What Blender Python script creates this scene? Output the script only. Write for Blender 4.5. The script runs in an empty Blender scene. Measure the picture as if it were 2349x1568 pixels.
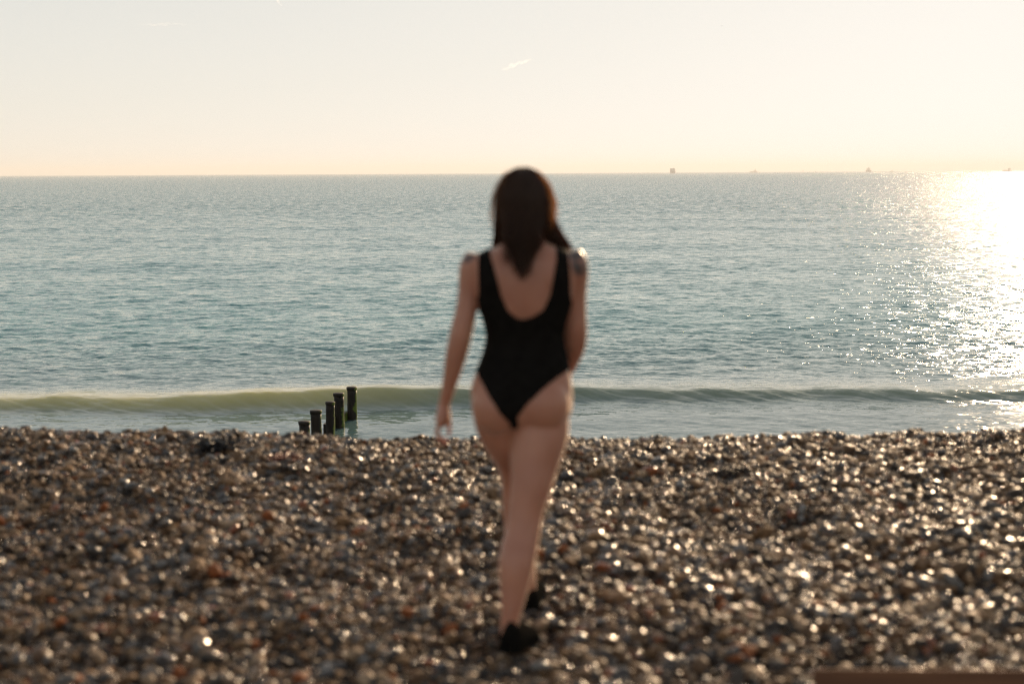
import bpy, bmesh, math, random
import numpy as np
from mathutils import Matrix, Vector, noise as mnoise

random.seed(7)
rng = np.random.default_rng(7)
sc = bpy.context.scene
col = sc.collection

# ------------------------------------------------------------------ camera, sky, sun, exposure
EYE = 1.62
PITCH = math.radians(6.78)
ROLL = math.radians(0.29)
FPX = 2349 * 50 / 36
CAM = Matrix.Rotation(math.radians(90) - PITCH, 3, 'X') @ Matrix.Rotation(-ROLL, 3, 'Z')

cd = bpy.data.cameras.new('camera')
cd.lens = 50
cd.sensor_width = 36
cd.clip_start = 0.05
cd.clip_end = 60000
cd.dof.use_dof = True
cd.dof.focus_distance = 60
cd.dof.aperture_fstop = 1.75
cam = bpy.data.objects.new('camera', cd)
cam.matrix_world = Matrix.Translation((0, 0, EYE)) @ CAM.to_4x4()
col.objects.link(cam)
sc.camera = cam

SUN_AZ, SUN_EL = math.radians(21.5), math.radians(14)
w = bpy.data.worlds.new('World')
sc.world = w
w.use_nodes = True
nt = w.node_tree
sky = nt.nodes.new('ShaderNodeTexSky')
sky.sky_type = 'NISHITA'
sky.sun_disc = False
sky.sun_elevation = SUN_EL
sky.sun_rotation = SUN_AZ
sky.air_density = 1.0
sky.dust_density = 0.3
sky.ozone_density = 1.0
# soft shoulder over the whole sky, as a camera rolls off its highlights: x^1.12 / (x^1.12 + 0.24)
def vm(op, a, b):
    n = nt.nodes.new('ShaderNodeVectorMath')
    n.operation = op
    for k, q in enumerate((a, b)):
        if isinstance(q, tuple): n.inputs[k].default_value = q
        else: nt.links.new(q, n.inputs[k])
    return n.outputs[0]


hsv = nt.nodes.new('ShaderNodeHueSaturation')
hsv.inputs['Saturation'].default_value = 0.50
nt.links.new(sky.outputs[0], hsv.inputs['Color'])
sx_ = vm('MULTIPLY', hsv.outputs[0], (0.1, 0.1, 0.1))
rt_ = vm('POWER', sx_, (1.12, 1.12, 1.12))
dv_ = vm('DIVIDE', rt_, vm('ADD', rt_, (0.24, 0.24, 0.24)))
nt.links.new(vm('MULTIPLY', dv_, (11.1, 10.75, 10.2)), nt.nodes['Background'].inputs[0])
nt.nodes['Background'].inputs[1].default_value = 0.064

sl = bpy.data.lights.new('sun', 'SUN')
sl.energy = 4.6
sl.angle = math.radians(0.53)
sl.color = (1.0, 0.71, 0.44)
sun = bpy.data.objects.new('sun', sl)
sdir = Vector((math.sin(SUN_AZ) * math.cos(SUN_EL), math.cos(SUN_AZ) * math.cos(SUN_EL), math.sin(SUN_EL)))
sun.rotation_euler = sdir.to_track_quat('Z', 'Y').to_euler()
sun.location = (0, 0, 30)
col.objects.link(sun)

sc.render.engine = 'CYCLES'
sc.cycles.max_bounces = 8
sc.cycles.pixel_filter_type = 'BLACKMAN_HARRIS'
sc.cycles.filter_width = 1.15
sc.cycles.volume_bounces = 1
sc.cycles.use_denoising = True
sc.cycles.denoising_prefilter = 'NONE'
sc.cycles.sample_clamp_direct = 45
sc.cycles.sample_clamp_indirect = 6
sc.cycles.caustics_reflective = False
sc.cycles.caustics_refractive = False
sc.view_settings.view_transform = 'Standard'
sc.view_settings.look = 'None'
sc.view_settings.gamma = 1
sc.view_settings.exposure = 0.62
sc.view_settings.use_curve_mapping = False


# ------------------------------------------------------------------ helpers
def at(u, v, Y):
    """world point at forward distance Y behind a pixel of the 2349-wide photograph"""
    d = CAM @ Vector(((u - 1174.5) / FPX, -(v - 784) / FPX, -1))
    return Vector((0, 0, EYE)) + d * (Y / d.y)


def to_uv(P):
    """inverse of at() for an (n,3) array"""
    M = np.array(CAM.transposed())
    q = (P - np.array([0, 0, EYE])) @ M.T
    return 1174.5 + FPX * q[:, 0] / -q[:, 2], 784 - FPX * q[:, 1] / -q[:, 2]


def tag(o, label=None, cat=None, group=None, kind=None):
    if label: o['label'] = label
    if cat: o['category'] = cat
    if group: o['group'] = group
    if kind: o['kind'] = kind
    return o


def link(name, me, mat=None, parent=None, smooth=True):
    o = bpy.data.objects.new(name, me)
    col.objects.link(o)
    if mat is not None and not me.materials:
        me.materials.append(mat)
    if smooth and len(me.polygons):
        me.polygons.foreach_set('use_smooth', np.ones(len(me.polygons), dtype=bool))
    if parent: o.parent = parent
    return o


def mesh_np(name, V, F):
    me = bpy.data.meshes.new(name)
    V = np.asarray(V, dtype=np.float32)
    F = np.asarray(F, dtype=np.int32)
    n = F.shape[1]
    me.vertices.add(len(V))
    me.vertices.foreach_set('co', V.ravel())
    me.loops.add(F.size)
    me.loops.foreach_set('vertex_index', F.ravel())
    me.polygons.add(len(F))
    me.polygons.foreach_set('loop_start', np.arange(0, F.size, n, dtype=np.int32))
    me.update(calc_edges=True)
    return me


def empty(name, loc):
    o = bpy.data.objects.new(name, None)
    o.location = loc
    o.empty_display_size = 0.2
    col.objects.link(o)
    return o


def mat(name):
    m = bpy.data.materials.new(name)
    m.use_nodes = True
    return m, m.node_tree, m.node_tree.nodes['Principled BSDF']


def N(nt, typ, **kw):
    n = nt.nodes.new(typ)
    for k, v in kw.items():
        if k.startswith('i_'):
            n.inputs[k[2:].replace('_', ' ')].default_value = v
        else:
            setattr(n, k, v)
    return n


def ramp(nt, stops, fac=None, interp='LINEAR'):
    r = nt.nodes.new('ShaderNodeValToRGB')
    r.color_ramp.interpolation = interp
    e = r.color_ramp.elements
    while len(e) < len(stops): e.new(0.5)
    for k, (p, c) in enumerate(stops):
        e[k].position = p
        e[k].color = (*c, 1)
    if fac is not None: nt.links.new(fac, r.inputs[0])
    return r


def fbm(x, y, scale, oct=4, seed=0):
    """cheap numpy value-noise made of random sines"""
    r = np.random.default_rng(seed)
    out = np.zeros_like(x)
    for k in range(oct * 6):
        f = scale * 2 ** (k / 6.0)
        a = r.uniform(0, 2 * np.pi)
        out += np.sin((x * np.cos(a) + y * np.sin(a)) * f * 6.283 + r.uniform(0, 6.283)) / 2 ** (k / 6.0)
    return out / 3.0


# ------------------------------------------------------------------ ground: the shingle bank
SEA_Z = -3.45


def beach_z(x, y):
    zc = -0.085 + 0.10 / (1 + np.exp((x + 2.2) / 0.7)) + 0.05 / (1 + np.exp(-(x - 2.6) / 0.6))
    t = np.clip((y - 4.5) / 4.0, 0, 1)
    z = zc * t * t * (3 - 2 * t)
    s = (y - 8.95) / 0.28
    z = z - 0.215 * 0.28 * np.where(s > 30, s, np.log1p(np.exp(np.minimum(s, 30))))
    near = np.exp(-np.maximum(y - 9.3, 0) / 1.5)
    b = 0.026 * fbm(x, y, 0.6, 2, 3) + 0.024 * fbm(x, y, 1.6, 2, 4) + 0.010 * fbm(x, y, 3.6, 2, 5)
    return z + b * near


xs = np.concatenate([-np.geomspace(160, 7, 26), np.linspace(-6.9, 6.9, 240), np.geomspace(7, 160, 26)])
ys = np.concatenate([-np.geomspace(60, 3, 14), np.linspace(-2.6, 3.2, 12), np.linspace(3.3, 11, 150), np.linspace(11.3, 34, 40)])
X, Y = np.meshgrid(xs, ys)
V = np.stack([X, Y, beach_z(X, Y)], -1).reshape(-1, 3)
V[:, 2] -= 0.012
nx, ny = len(xs), len(ys)
I = (np.arange(ny - 1)[:, None] * nx + np.arange(nx - 1)[None]).ravel()
F = np.stack([I, I + 1, I + nx + 1, I + nx], 1)


def pebble_material():
    m, nt, b = mat('flint_pebble')
    L = nt.links.new
    oi = N(nt, 'ShaderNodeObjectInfo')
    tc = N(nt, 'ShaderNodeTexCoord')
    r = ramp(nt, [(0.0, (0.050, 0.042, 0.036)), (0.12, (0.15, 0.115, 0.085)), (0.26, (0.10, 0.105, 0.115)),
                  (0.40, (0.21, 0.155, 0.10)), (0.52, (0.060, 0.064, 0.072)), (0.64, (0.27, 0.21, 0.15)),
                  (0.75, (0.13, 0.090, 0.060)), (0.84, (0.17, 0.19, 0.215)), (0.91, (0.36, 0.31, 0.25)),
                  (0.96, (0.25, 0.10, 0.045))], oi.outputs['Random'], 'CONSTANT')
    n = N(nt, 'ShaderNodeTexNoise', i_Scale=1.6, i_Detail=5.0)
    L(tc.outputs['Object'], n.inputs['Vector'])
    v = ramp(nt, [(0.3, (0.48, 0.385, 0.295)), (0.7, (1.16, 0.93, 0.71))], n.outputs['Fac'])
    mx = N(nt, 'ShaderNodeMix', data_type='RGBA', blend_type='MULTIPLY')
    mx.inputs[0].default_value = 1
    L(r.outputs[0], mx.inputs[6]); L(v.outputs[0], mx.inputs[7])
    L(mx.outputs[2], b.inputs['Base Color'])
    m2 = N(nt, 'ShaderNodeMath', operation='MULTIPLY')
    m2.inputs[1].default_value = 7.13
    ml = N(nt, 'ShaderNodeMath', operation='FRACT')
    L(oi.outputs['Random'], m2.inputs[0]); L(m2.outputs[0], ml.inputs[0])
    rr = ramp(nt, [(0.0, (.13, .13, .13)), (0.30, (.19, .19, .19)), (0.45, (.45, .45, .45)), (1.0, (.75, .75, .75))], ml.outputs[0])
    L(rr.outputs[0], b.inputs['Roughness'])
    rs_ = ramp(nt, [(0.0, (.42, .42, .42)), (0.32, (.30, .30, .30)), (0.45, (.15, .15, .15)), (1.0, (.10, .10, .10))], ml.outputs[0])
    L(rs_.outputs[0], b.inputs['Specular IOR Level'])
    b.inputs['IOR'].default_value = 1.5
    nb_ = N(nt, 'ShaderNodeTexNoise', i_Scale=3.5, i_Detail=3.0)
    L(tc.outputs['Object'], nb_.inputs['Vector'])
    bpn = N(nt, 'ShaderNodeBump', i_Strength=0.6, i_Distance=0.004)
    L(nb_.outputs['Fac'], bpn.inputs['Height']); L(bpn.outputs[0], b.inputs['Normal'])
    return m


M_PEB = pebble_material()

m, gnt, b = mat('packed_shingle')
tc = N(gnt, 'ShaderNodeTexCoord')
vo = N(gnt, 'ShaderNodeTexVoronoi', i_Scale=45.0)
gnt.links.new(tc.outputs['Object'], vo.inputs['Vector'])
r = ramp(gnt, [(0, (0.05, 0.042, 0.035)), (0.5, (0.12, 0.095, 0.072)), (1, (0.2, 0.17, 0.13))], vo.outputs['Color'])
gnt.links.new(r.outputs[0], b.inputs['Base Color'])
b.inputs['Roughness'].default_value = 0.6
bp = N(gnt, 'ShaderNodeBump', i_Strength=1.0, i_Distance=0.012, invert=True)
gnt.links.new(vo.outputs['Distance'], bp.inputs['Height'])
gnt.links.new(bp.outputs[0], b.inputs['Normal'])
M_GROUND = m
beach = tag(link('shingle_beach', mesh_np('shingle_beach', V, F), M_GROUND), kind='structure')


def pebble_mesh(name, seed, sub=2):
    bm = bmesh.new()
    bmesh.ops.create_icosphere(bm, subdivisions=sub, radius=1)
    r = random.Random(seed)
    off = Vector((r.uniform(0, 50), r.uniform(0, 50), r.uniform(0, 50)))
    ax = (1.0, r.uniform(.68, .92), r.uniform(.42, .68))
    planes = [(Vector((r.gauss(0, 1), r.gauss(0, 1), r.gauss(0, .7))).normalized(), r.uniform(.62, .9)) for _ in range(5)]
    for v in bm.verts:
        p = v.co.copy()
        for nrm, d in planes:
            s = p.dot(nrm) - d
            if s > 0: p -= nrm * s * 0.8
        p *= 1 + 0.16 * mnoise.noise(v.co * 1.3 + off)
        v.co = Vector((p.x * ax[0], p.y * ax[1], p.z * ax[2]))
    me = bpy.data.meshes.new(name)
    bm.to_mesh(me)
    bm.free()
    me.polygons.foreach_set('use_smooth', np.ones(len(me.polygons), dtype=bool))
    me.materials.append(M_PEB)
    return me


# the 300 stones that show largest: one object each, parts of the bank
stone_meshes = [pebble_mesh('stone', 100 + k) for k in range(8)]
stone_xy = []
for k in range(300):
    y = 3.9 + 5.3 * rng.random() ** 1.25
    x = rng.uniform(-1, 1) * (0.36 * y + 0.05)
    while min((x - fx) ** 2 + (y - fy) ** 2 for fx, fy in ((-.02, 4.62), (.01, 4.78), (.06, 5.12), (.06, 5.3))) < .035:
        x += .23 if x > 0 else -.23
    z = float(beach_z(np.array(x), np.array(y)))
    s = float(rng.uniform(0.029, 0.046) * (1.25 if rng.random() < 0.12 else 1))
    o = bpy.data.objects.new('stone', stone_meshes[k % 8])
    col.objects.link(o)
    o.parent = beach
    o.location = (x, y, z + s * 0.32)
    o.rotation_euler = (rng.normal(0, .35), rng.normal(0, .35), rng.uniform(0, 6.28))
    o.scale = (s, s, s)

# all the other pebbles: far too many to count
NP = 110000
py = np.sqrt(rng.uniform(3.4 ** 2, 10.2 ** 2, int(NP * 1.0)))
px = rng.uniform(-1, 1, NP) * (0.36 * py + 0.75)
ps = np.exp(rng.normal(math.log(0.0150), 0.42, NP)).clip(0.006, 0.036) * (1 + .22 * fbm(px, py, .35, 2, 9).clip(-1, 1.2))
pz = beach_z(px, py) + ps * rng.uniform(-0.35, 0.75, NP)
me = bpy.data.meshes.new('pebbles')
me.vertices.add(NP)
me.vertices.foreach_set('co', np.stack([px, py, pz], 1).astype(np.float32).ravel())
for nm, ty, data in (('rot', 'FLOAT_VECTOR', np.stack([rng.normal(0, .42, NP), rng.normal(0, .42, NP), rng.uniform(0, 6.283, NP)], 1)),
                     ('scl', 'FLOAT_VECTOR', np.stack([ps, ps * rng.uniform(.8, 1.1, NP), ps * rng.uniform(.75, 1.2, NP)], 1)),
                     ('idx', 'INT', rng.integers(0, 6, NP))):
    a = me.attributes.new(nm, ty, 'POINT')
    a.data.foreach_set('vector' if ty != 'INT' else 'value', data.astype(np.float32 if ty != 'INT' else np.int32).ravel())
peb = link('pebbles', me, None, beach)
tag(peb, kind='stuff')
g = bpy.data.node_groups.new('pebble_scatter', 'GeometryNodeTree')
g.interface.new_socket('Geometry', in_out='INPUT', socket_type='NodeSocketGeometry')
g.interface.new_socket('Geometry', in_out='OUTPUT', socket_type='NodeSocketGeometry')
gi = g.nodes.new('NodeGroupInput'); go = g.nodes.new('NodeGroupOutput')
join = g.nodes.new('GeometryNodeGeometryToInstance')
for k in range(6):
    ico = g.nodes.new('GeometryNodeMeshIcoSphere')
    ico.inputs['Subdivisions'].default_value = 3
    pos = g.nodes.new('GeometryNodeInputPosition')
    nz = g.nodes.new('ShaderNodeTexNoise')
    nz.noise_dimensions = '4D'
    nz.inputs['W'].default_value = 3.7 * k + 1
    nz.inputs['Scale'].default_value = 0.85
    nz.inputs['Detail'].default_value = 1.0
    g.links.new(pos.outputs[0], nz.inputs['Vector'])
    mr = g.nodes.new('ShaderNodeMapRange')
    mr.inputs['From Min'].default_value = 0.25
    mr.inputs['From Max'].default_value = 0.75
    mr.inputs['To Min'].default_value = 0.68
    mr.inputs['To Max'].default_value = 1.28
    g.links.new(nz.outputs['Fac'], mr.inputs['Value'])
    sq = g.nodes.new('ShaderNodeVectorMath'); sq.operation = 'MULTIPLY'
    sq.inputs[1].default_value = (1.0, (.7, .85, .75, .95, .65, .8)[k], (.5, .62, .42, .55, .7, .48)[k])
    g.links.new(pos.outputs[0], sq.inputs[0])
    scv = g.nodes.new('ShaderNodeVectorMath'); scv.operation = 'SCALE'
    g.links.new(sq.outputs[0], scv.inputs[0])
    g.links.new(mr.outputs[0], scv.inputs['Scale'])
    sp = g.nodes.new('GeometryNodeSetPosition')
    g.links.new(ico.outputs['Mesh'], sp.inputs['Geometry'])
    g.links.new(scv.outputs[0], sp.inputs['Position'])
    sm = g.nodes.new('GeometryNodeSetMaterial'); sm.inputs['Material'].default_value = M_PEB
    g.links.new(sp.outputs[0], sm.inputs['Geometry'])
    ss = g.nodes.new('GeometryNodeSetShadeSmooth')
    g.links.new(sm.outputs[0], ss.inputs['Geometry'])
    g.links.new(ss.outputs[0], join.inputs[0])
iop = g.nodes.new('GeometryNodeInstanceOnPoints')
g.links.new(gi.outputs[0], iop.inputs['Points'])
g.links.new(join.outputs[0], iop.inputs['Instance'])
iop.inputs['Pick Instance'].default_value = True
for nm, ty, sock in (('rot', 'FLOAT_VECTOR', 'Rotation'), ('scl', 'FLOAT_VECTOR', 'Scale'), ('idx', 'INT', 'Instance Index')):
    na = g.nodes.new('GeometryNodeInputNamedAttribute')
    na.data_type = ty
    na.inputs['Name'].default_value = nm
    out = next(s for s in na.outputs if s.enabled and s.name == 'Attribute')
    g.links.new(out, iop.inputs[sock])
g.links.new(iop.outputs[0], go.inputs[0])
mod = peb.modifiers.new('scatter', 'NODES')
mod.node_group = g

# ------------------------------------------------------------------ the sea
HSEA = EYE - SEA_Z
rows_px = np.concatenate([np.linspace(330, 172, 360), np.linspace(171.6, 1.3, 330)])     # depression in 1024-wide pixels
F1 = 1024 * 50 / 36
dist = np.concatenate([HSEA * F1 / rows_px, [7000, 10000, 15000]])
azi = np.concatenate([np.radians(np.linspace(-78, -27, 30)), np.radians(np.linspace(-26.6, 26.6, 760)), np.radians(np.linspace(27, 78, 30))])
A, D = np.meshgrid(azi, dist)
X = D * np.tan(A)
X = np.where(np.abs(A) > np.radians(60), np.sign(A) * D * (np.tan(np.radians(60)) + (np.abs(A) - np.radians(60)) * 4), X)
Yw = D.copy()
step = np.gradient(dist)[:, None] * np.ones_like(A)
stepx = np.abs(np.gradient(X, axis=1))
Z = np.zeros_like(X)
r = np.random.default_rng(11)
for k in range(90):
    lam = 0.22 * (2.6 / 0.22) ** (k / 89.0)
    th = r.normal(0, 0.8) + 0.12
    kx, ky = math.sin(th), math.cos(th)
    amp = 0.0023 * lam ** 0.42 * r.uniform(.6, 1.3)
    need = np.maximum(step * abs(ky), stepx * abs(kx) * 0.9)
    att = np.clip((lam / np.maximum(need, 1e-6) - 2.2) / 1.6, 0, 1)
    calm = np.clip((Yw - 29) / 12, 0.22, 1)
    Z += att * amp * calm * np.sin(2 * np.pi / lam * (kx * X + ky * Yw) + r.uniform(0, 6.28))
for lam, amp, th, ph in ((11, .018, .05, 1.0), (17, .03, -.06, 2.1), (26, .045, .03, .4)):
    Z += np.clip((Yw - 36) / 25, 0, 1) * np.clip(lam / step / 5, 0, 1) * amp * np.sin(2 * np.pi / lam * (math.sin(th) * X + math.cos(th) * Yw) + ph + .8 * np.sin(X / 23))
# the small wave that is about to break
yc = 31.6 + 0.045 * X + 0.30 * np.sin(X * 0.33 + 0.6) + 0.12 * np.sin(X * 1.1) + 0.05 * np.sin(X * 3.1)
Aw = 0.17 + 0.16 * np.exp(-((X + 3.4) / 4.6) ** 2) + 0.018 * np.sin(X * 1.7) + 0.012 * np.sin(X * 4.3 + 1) - 0.02 * np.clip((X - 1) / 5, 0, 1)
s = Yw - yc
prof = np.where(s < 0, np.exp(-np.abs(s / 0.50) ** 2.2), np.exp(-(s / 1.9) ** 2))
Z = Z * np.where((s < 0.2) & (s > -1.2), 0.8, 1) + (0.006 * np.sin(8 * (X + 1.5 * Yw) + 3 * np.sin(X * 1.3)) + 0.005 * np.sin(13.7 * (X + 2.1 * Yw) + 2.5 * np.sin(X * 2.9 + 1)) + 0.004 * np.sin(5.1 * (X - 2.2 * Yw))) * np.exp(-((s + .5) / .5) ** 2) * (step < .4) + Aw * prof - 0.02 * np.exp(-((s + 1.5) / 0.7) ** 2)
silt_glow = (np.exp(-(np.minimum(s + .25, 0) / 0.55) ** 2) * np.exp(-(np.maximum(s, 0) / 1.2) ** 2) * np.clip((1.2 - X) / 5.5, .30, 1)).ravel()  # where the wave's backlit olive is painted, weaker to the right
V = np.stack([X, Yw, Z + SEA_Z], -1).reshape(-1, 3)
nx, ny = len(azi), len(dist)
I = (np.arange(ny - 1)[:, None] * nx + np.arange(nx - 1)[None]).ravel()
F = np.stack([I, I + 1, I + nx + 1, I + nx], 1)
m, snt, b = mat('sea_water')
L = snt.links.new
tc = N(snt, 'ShaderNodeTexCoord')
mp = N(snt, 'ShaderNodeMapping')
mp.inputs['Scale'].default_value = (0.55, 1.0, 1.0)
mp.inputs['Rotation'].default_value = (0, 0, math.radians(6))
L(tc.outputs['Object'], mp.inputs['Vector'])
# sheltered, flatter water inside the wave
spS = N(snt, 'ShaderNodeSeparateXYZ')
L(tc.outputs['Object'], spS.inputs[0])
shel = N(snt, 'ShaderNodeMapRange')
shel.inputs['From Min'].default_value = 29.5
shel.inputs['From Max'].default_value = 38.0
shel.inputs['To Min'].default_value = 0.35
shel.inputs['To Max'].default_value = 1.0
L(spS.outputs['Y'], shel.inputs['Value'])
# cat's-paws: the chop is uneven from spot to spot
cp = N(snt, 'ShaderNodeTexNoise', i_Scale=5.0, i_Detail=1.0)
L(mp.outputs[0], cp.inputs['Vector'])
cpr = N(snt, 'ShaderNodeMapRange')
cpr.inputs['From Min'].default_value = 0.32
cpr.inputs['From Max'].default_value = 0.70
cpr.inputs['To Min'].default_value = 0.45
cpr.inputs['To Max'].default_value = 2.1
L(cp.outputs['Fac'], cpr.inputs['Value'])
shm = N(snt, 'ShaderNodeMath', operation='MULTIPLY')
L(shel.outputs[0], shm.inputs[0]); L(cpr.outputs[0], shm.inputs[1])
shel = shm
ge = N(snt, 'ShaderNodeNewGeometry')
acc = ge.outputs['Normal']
for scale, det, sx, sy, off in ((2.6, 4.0, .70, .40, 0.0), (9.0, 3.0, .55, .30, 5.0), (21.0, 2.0, .70, .25, 2.0), (0.35, 1.0, .08, .11, 9.0)):
    nn = N(snt, 'ShaderNodeTexNoise', i_Scale=scale, i_Detail=det, i_Roughness=0.6)
    ad = N(snt, 'ShaderNodeVectorMath', operation='ADD')
    ad.inputs[1].default_value = (off, off * 2, off)
    L(mp.outputs[0], ad.inputs[0]); L(ad.outputs[0], nn.inputs['Vector'])
    su = N(snt, 'ShaderNodeVectorMath', operation='SUBTRACT')
    su.inputs[1].default_value = (0.5, 0.5 + (0.03 / sy if off == 0 else 0), 0.5)
    L(nn.outputs['Color'], su.inputs[0])
    mu = N(snt, 'ShaderNodeVectorMath', operation='MULTIPLY')
    mu.inputs[1].default_value = (sx, sy, 0)
    L(su.outputs[0], mu.inputs[0])
    mc = N(snt, 'ShaderNodeVectorMath', operation='SCALE')
    L(mu.outputs[0], mc.inputs[0]); L(shel.outputs[0], mc.inputs['Scale'])
    mu = mc
    ac = N(snt, 'ShaderNodeVectorMath', operation='ADD')
    L(acc, ac.inputs[0]); L(mu.outputs[0], ac.inputs[1])
    acc = ac.outputs[0]
# out to sea the chop is finer than the mesh: it steepens towards the shore
sp0 = N(snt, 'ShaderNodeSeparateXYZ')
L(tc.outputs['Object'], sp0.inputs[0])
far = N(snt, 'ShaderNodeMapRange')
far.inputs['From Min'].default_value = 35.0
far.inputs['From Max'].default_value = 220.0
far.inputs['To Min'].default_value = 0.0
far.inputs['To Max'].default_value = 1.0
L(sp0.outputs['Y'], far.inputs['Value'])
nf = N(snt, 'ShaderNodeTexNoise', i_Scale=1.3, i_Detail=4.0, i_Roughness=0.65)
L(mp.outputs[0], nf.inputs['Vector'])
sf = N(snt, 'ShaderNodeVectorMath', operation='SUBTRACT')
sf.inputs[1].default_value = (0.5, 0.565, 0.5)
L(nf.outputs['Color'], sf.inputs[0])
mf = N(snt, 'ShaderNodeVectorMath', operation='MULTIPLY')
mf.inputs[1].default_value = (1.3, 1.15, 0)
L(sf.outputs[0], mf.inputs[0])
ms = N(snt, 'ShaderNodeVectorMath', operation='SCALE')
fm = N(snt, 'ShaderNodeMath', operation='MULTIPLY')
L(far.outputs[0], fm.inputs[0]); L(cpr.outputs[0], fm.inputs[1])
L(mf.outputs[0], ms.inputs[0]); L(fm.outputs[0], ms.inputs['Scale'])
af = N(snt, 'ShaderNodeVectorMath', operation='ADD')
L(acc, af.inputs[0]); L(ms.outputs[0], af.inputs[1])
no = N(snt, 'ShaderNodeVectorMath', operation='NORMALIZE')
L(af.outputs[0], no.inputs[0])
L(no.outputs[0], b.inputs['Normal'])
# olive murk of the wave, with sun glowing through painted into the colour
sat = N(snt, 'ShaderNodeAttribute', attribute_name='silt_glow')
cr = N(snt, 'ShaderNodeMix', data_type='RGBA')
cr.inputs[7].default_value = (0.46, 0.42, 0.20, 1)
dp = N(snt, 'ShaderNodeMapRange')
dp.inputs['From Min'].default_value = 30.0
dp.inputs['From Max'].default_value = 48.0
L(spS.outputs['Y'], dp.inputs['Value'])
dc = ramp(snt, [(0, (0.085, 0.150, 0.150)), (1, (0.050, 0.215, 0.210))], dp.outputs[0])
L(dc.outputs[0], cr.inputs[6]); L(sat.outputs['Fac'], cr.inputs[0])
L(cr.outputs[2], b.inputs['Base Color'])
L(sat.outputs['Fac'], b.inputs['Subsurface Weight'])
b.inputs['Subsurface Radius'].default_value = (1.0, 1.0, 0.5)
b.inputs['Subsurface Scale'].default_value = 0.7
b.inputs['Roughness'].default_value = 0.07
b.inputs['IOR'].default_value = 1.333
M_SEA = m
sea_me = mesh_np('sea', V, F)
sea_me.attributes.new('silt_glow', 'FLOAT', 'POINT').data.foreach_set('value', silt_glow.astype(np.float32))
sea = tag(link('sea', sea_me, M_SEA), kind='structure')

# sea bed under the water, so the beach does not end in a void
xs = np.array([-26000, -160, 160, 26000.]); ys = np.array([33.0, 60, 15000])
X, Y = np.meshgrid(xs, ys)
V = np.stack([X, Y, np.where(Y < 40, -5.3, -6.5)], -1).reshape(-1, 3)
I = (np.arange(2)[:, None] * 4 + np.arange(3)[None]).ravel()
tag(link('sea_bed', mesh_np('sea_bed', V, np.stack([I, I + 1, I + 5, I + 4], 1)), M_GROUND), kind='structure')


# ------------------------------------------------------------------ groyne posts standing in the shallows
def post_material():
    m, nt, b = mat('weathered_timber')
    L = nt.links.new
    tc = N(nt, 'ShaderNodeTexCoord')
    mp = N(nt, 'ShaderNodeMapping')
    mp.inputs['Scale'].default_value = (14, 14, 1.6)
    L(tc.outputs['Object'], mp.inputs['Vector'])
    n = N(nt, 'ShaderNodeTexNoise', i_Scale=1.6, i_Detail=6.0)
    L(mp.outputs[0], n.inputs['Vector'])
    r = ramp(nt, [(0.25, (0.005, 0.004, 0.003)), (0.75, (0.018, 0.014, 0.010))], n.outputs['Fac'])
    n2 = N(nt, 'ShaderNodeTexNoise', i_Scale=5.0, i_Detail=4.0)
    L(tc.outputs['Object'], n2.inputs['Vector'])
    ge = N(nt, 'ShaderNodeNewGeometry')
    sx = N(nt, 'ShaderNodeSeparateXYZ')
    L(ge.outputs['Normal'], sx.inputs[0])
    ma = N(nt, 'ShaderNodeMath', operation='MULTIPLY_ADD')
    ma.inputs[1].default_value = 0.42
    L(sx.outputs['X'], ma.inputs[0]); L(n2.outputs['Fac'], ma.inputs[2])
    al = ramp(nt, [(0.80, (0, 0, 0)), (0.92, (1, 1, 1))], ma.outputs[0])
    mx = N(nt, 'ShaderNodeMix', data_type='RGBA')
    mx.inputs[7].default_value = (0.10, 0.14, 0.018, 1)
    L(al.outputs[0], mx.inputs[0]); L(r.outputs[0], mx.inputs[6])
    L(mx.outputs[2], b.inputs['Base Color'])
    b.inputs['Roughness'].default_value = 0.6
    b.inputs['Specular IOR Level'].default_value = 0.2
    bp = N(nt, 'ShaderNodeBump', i_Strength=0.8, i_Distance=0.012)
    L(n.outputs['Fac'], bp.inputs['Height']); L(bp.outputs[0], b.inputs['Normal'])
    return m


M_POST = post_material()


def ring_tube(zr, seed, seg=22, jit=0.05, cap=True):
    """closed irregular round timber from a list of (z, radius)"""
    bm = bmesh.new()
    off = Vector((seed * 3.1, seed * 1.7, 0))
    rings = []
    for z, r in zr:
        ring = []
        for k in range(seg):
            a = 2 * math.pi * k / seg
            q = Vector((math.cos(a), math.sin(a), 0))
            f = 1 + jit * 1.6 * mnoise.noise(q * 1.4 + Vector((0, 0, z * 2.2)) + off) + jit * mnoise.noise(q * 4 + Vector((0, 0, z * 9)) + off)
            ring.append(bm.verts.new((q.x * r * f, q.y * r * f, z)))
        rings.append(ring)
    for a, b in zip(rings, rings[1:]):
        for k in range(seg):
            bm.faces.new((a[k], a[(k + 1) % seg], b[(k + 1) % seg], b[k]))
    bm.faces.new(rings[0][::-1]); bm.faces.new(rings[-1])
    me = bpy.data.meshes.new('timber')
    bm.to_mesh(me); bm.free()
    return me


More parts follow.
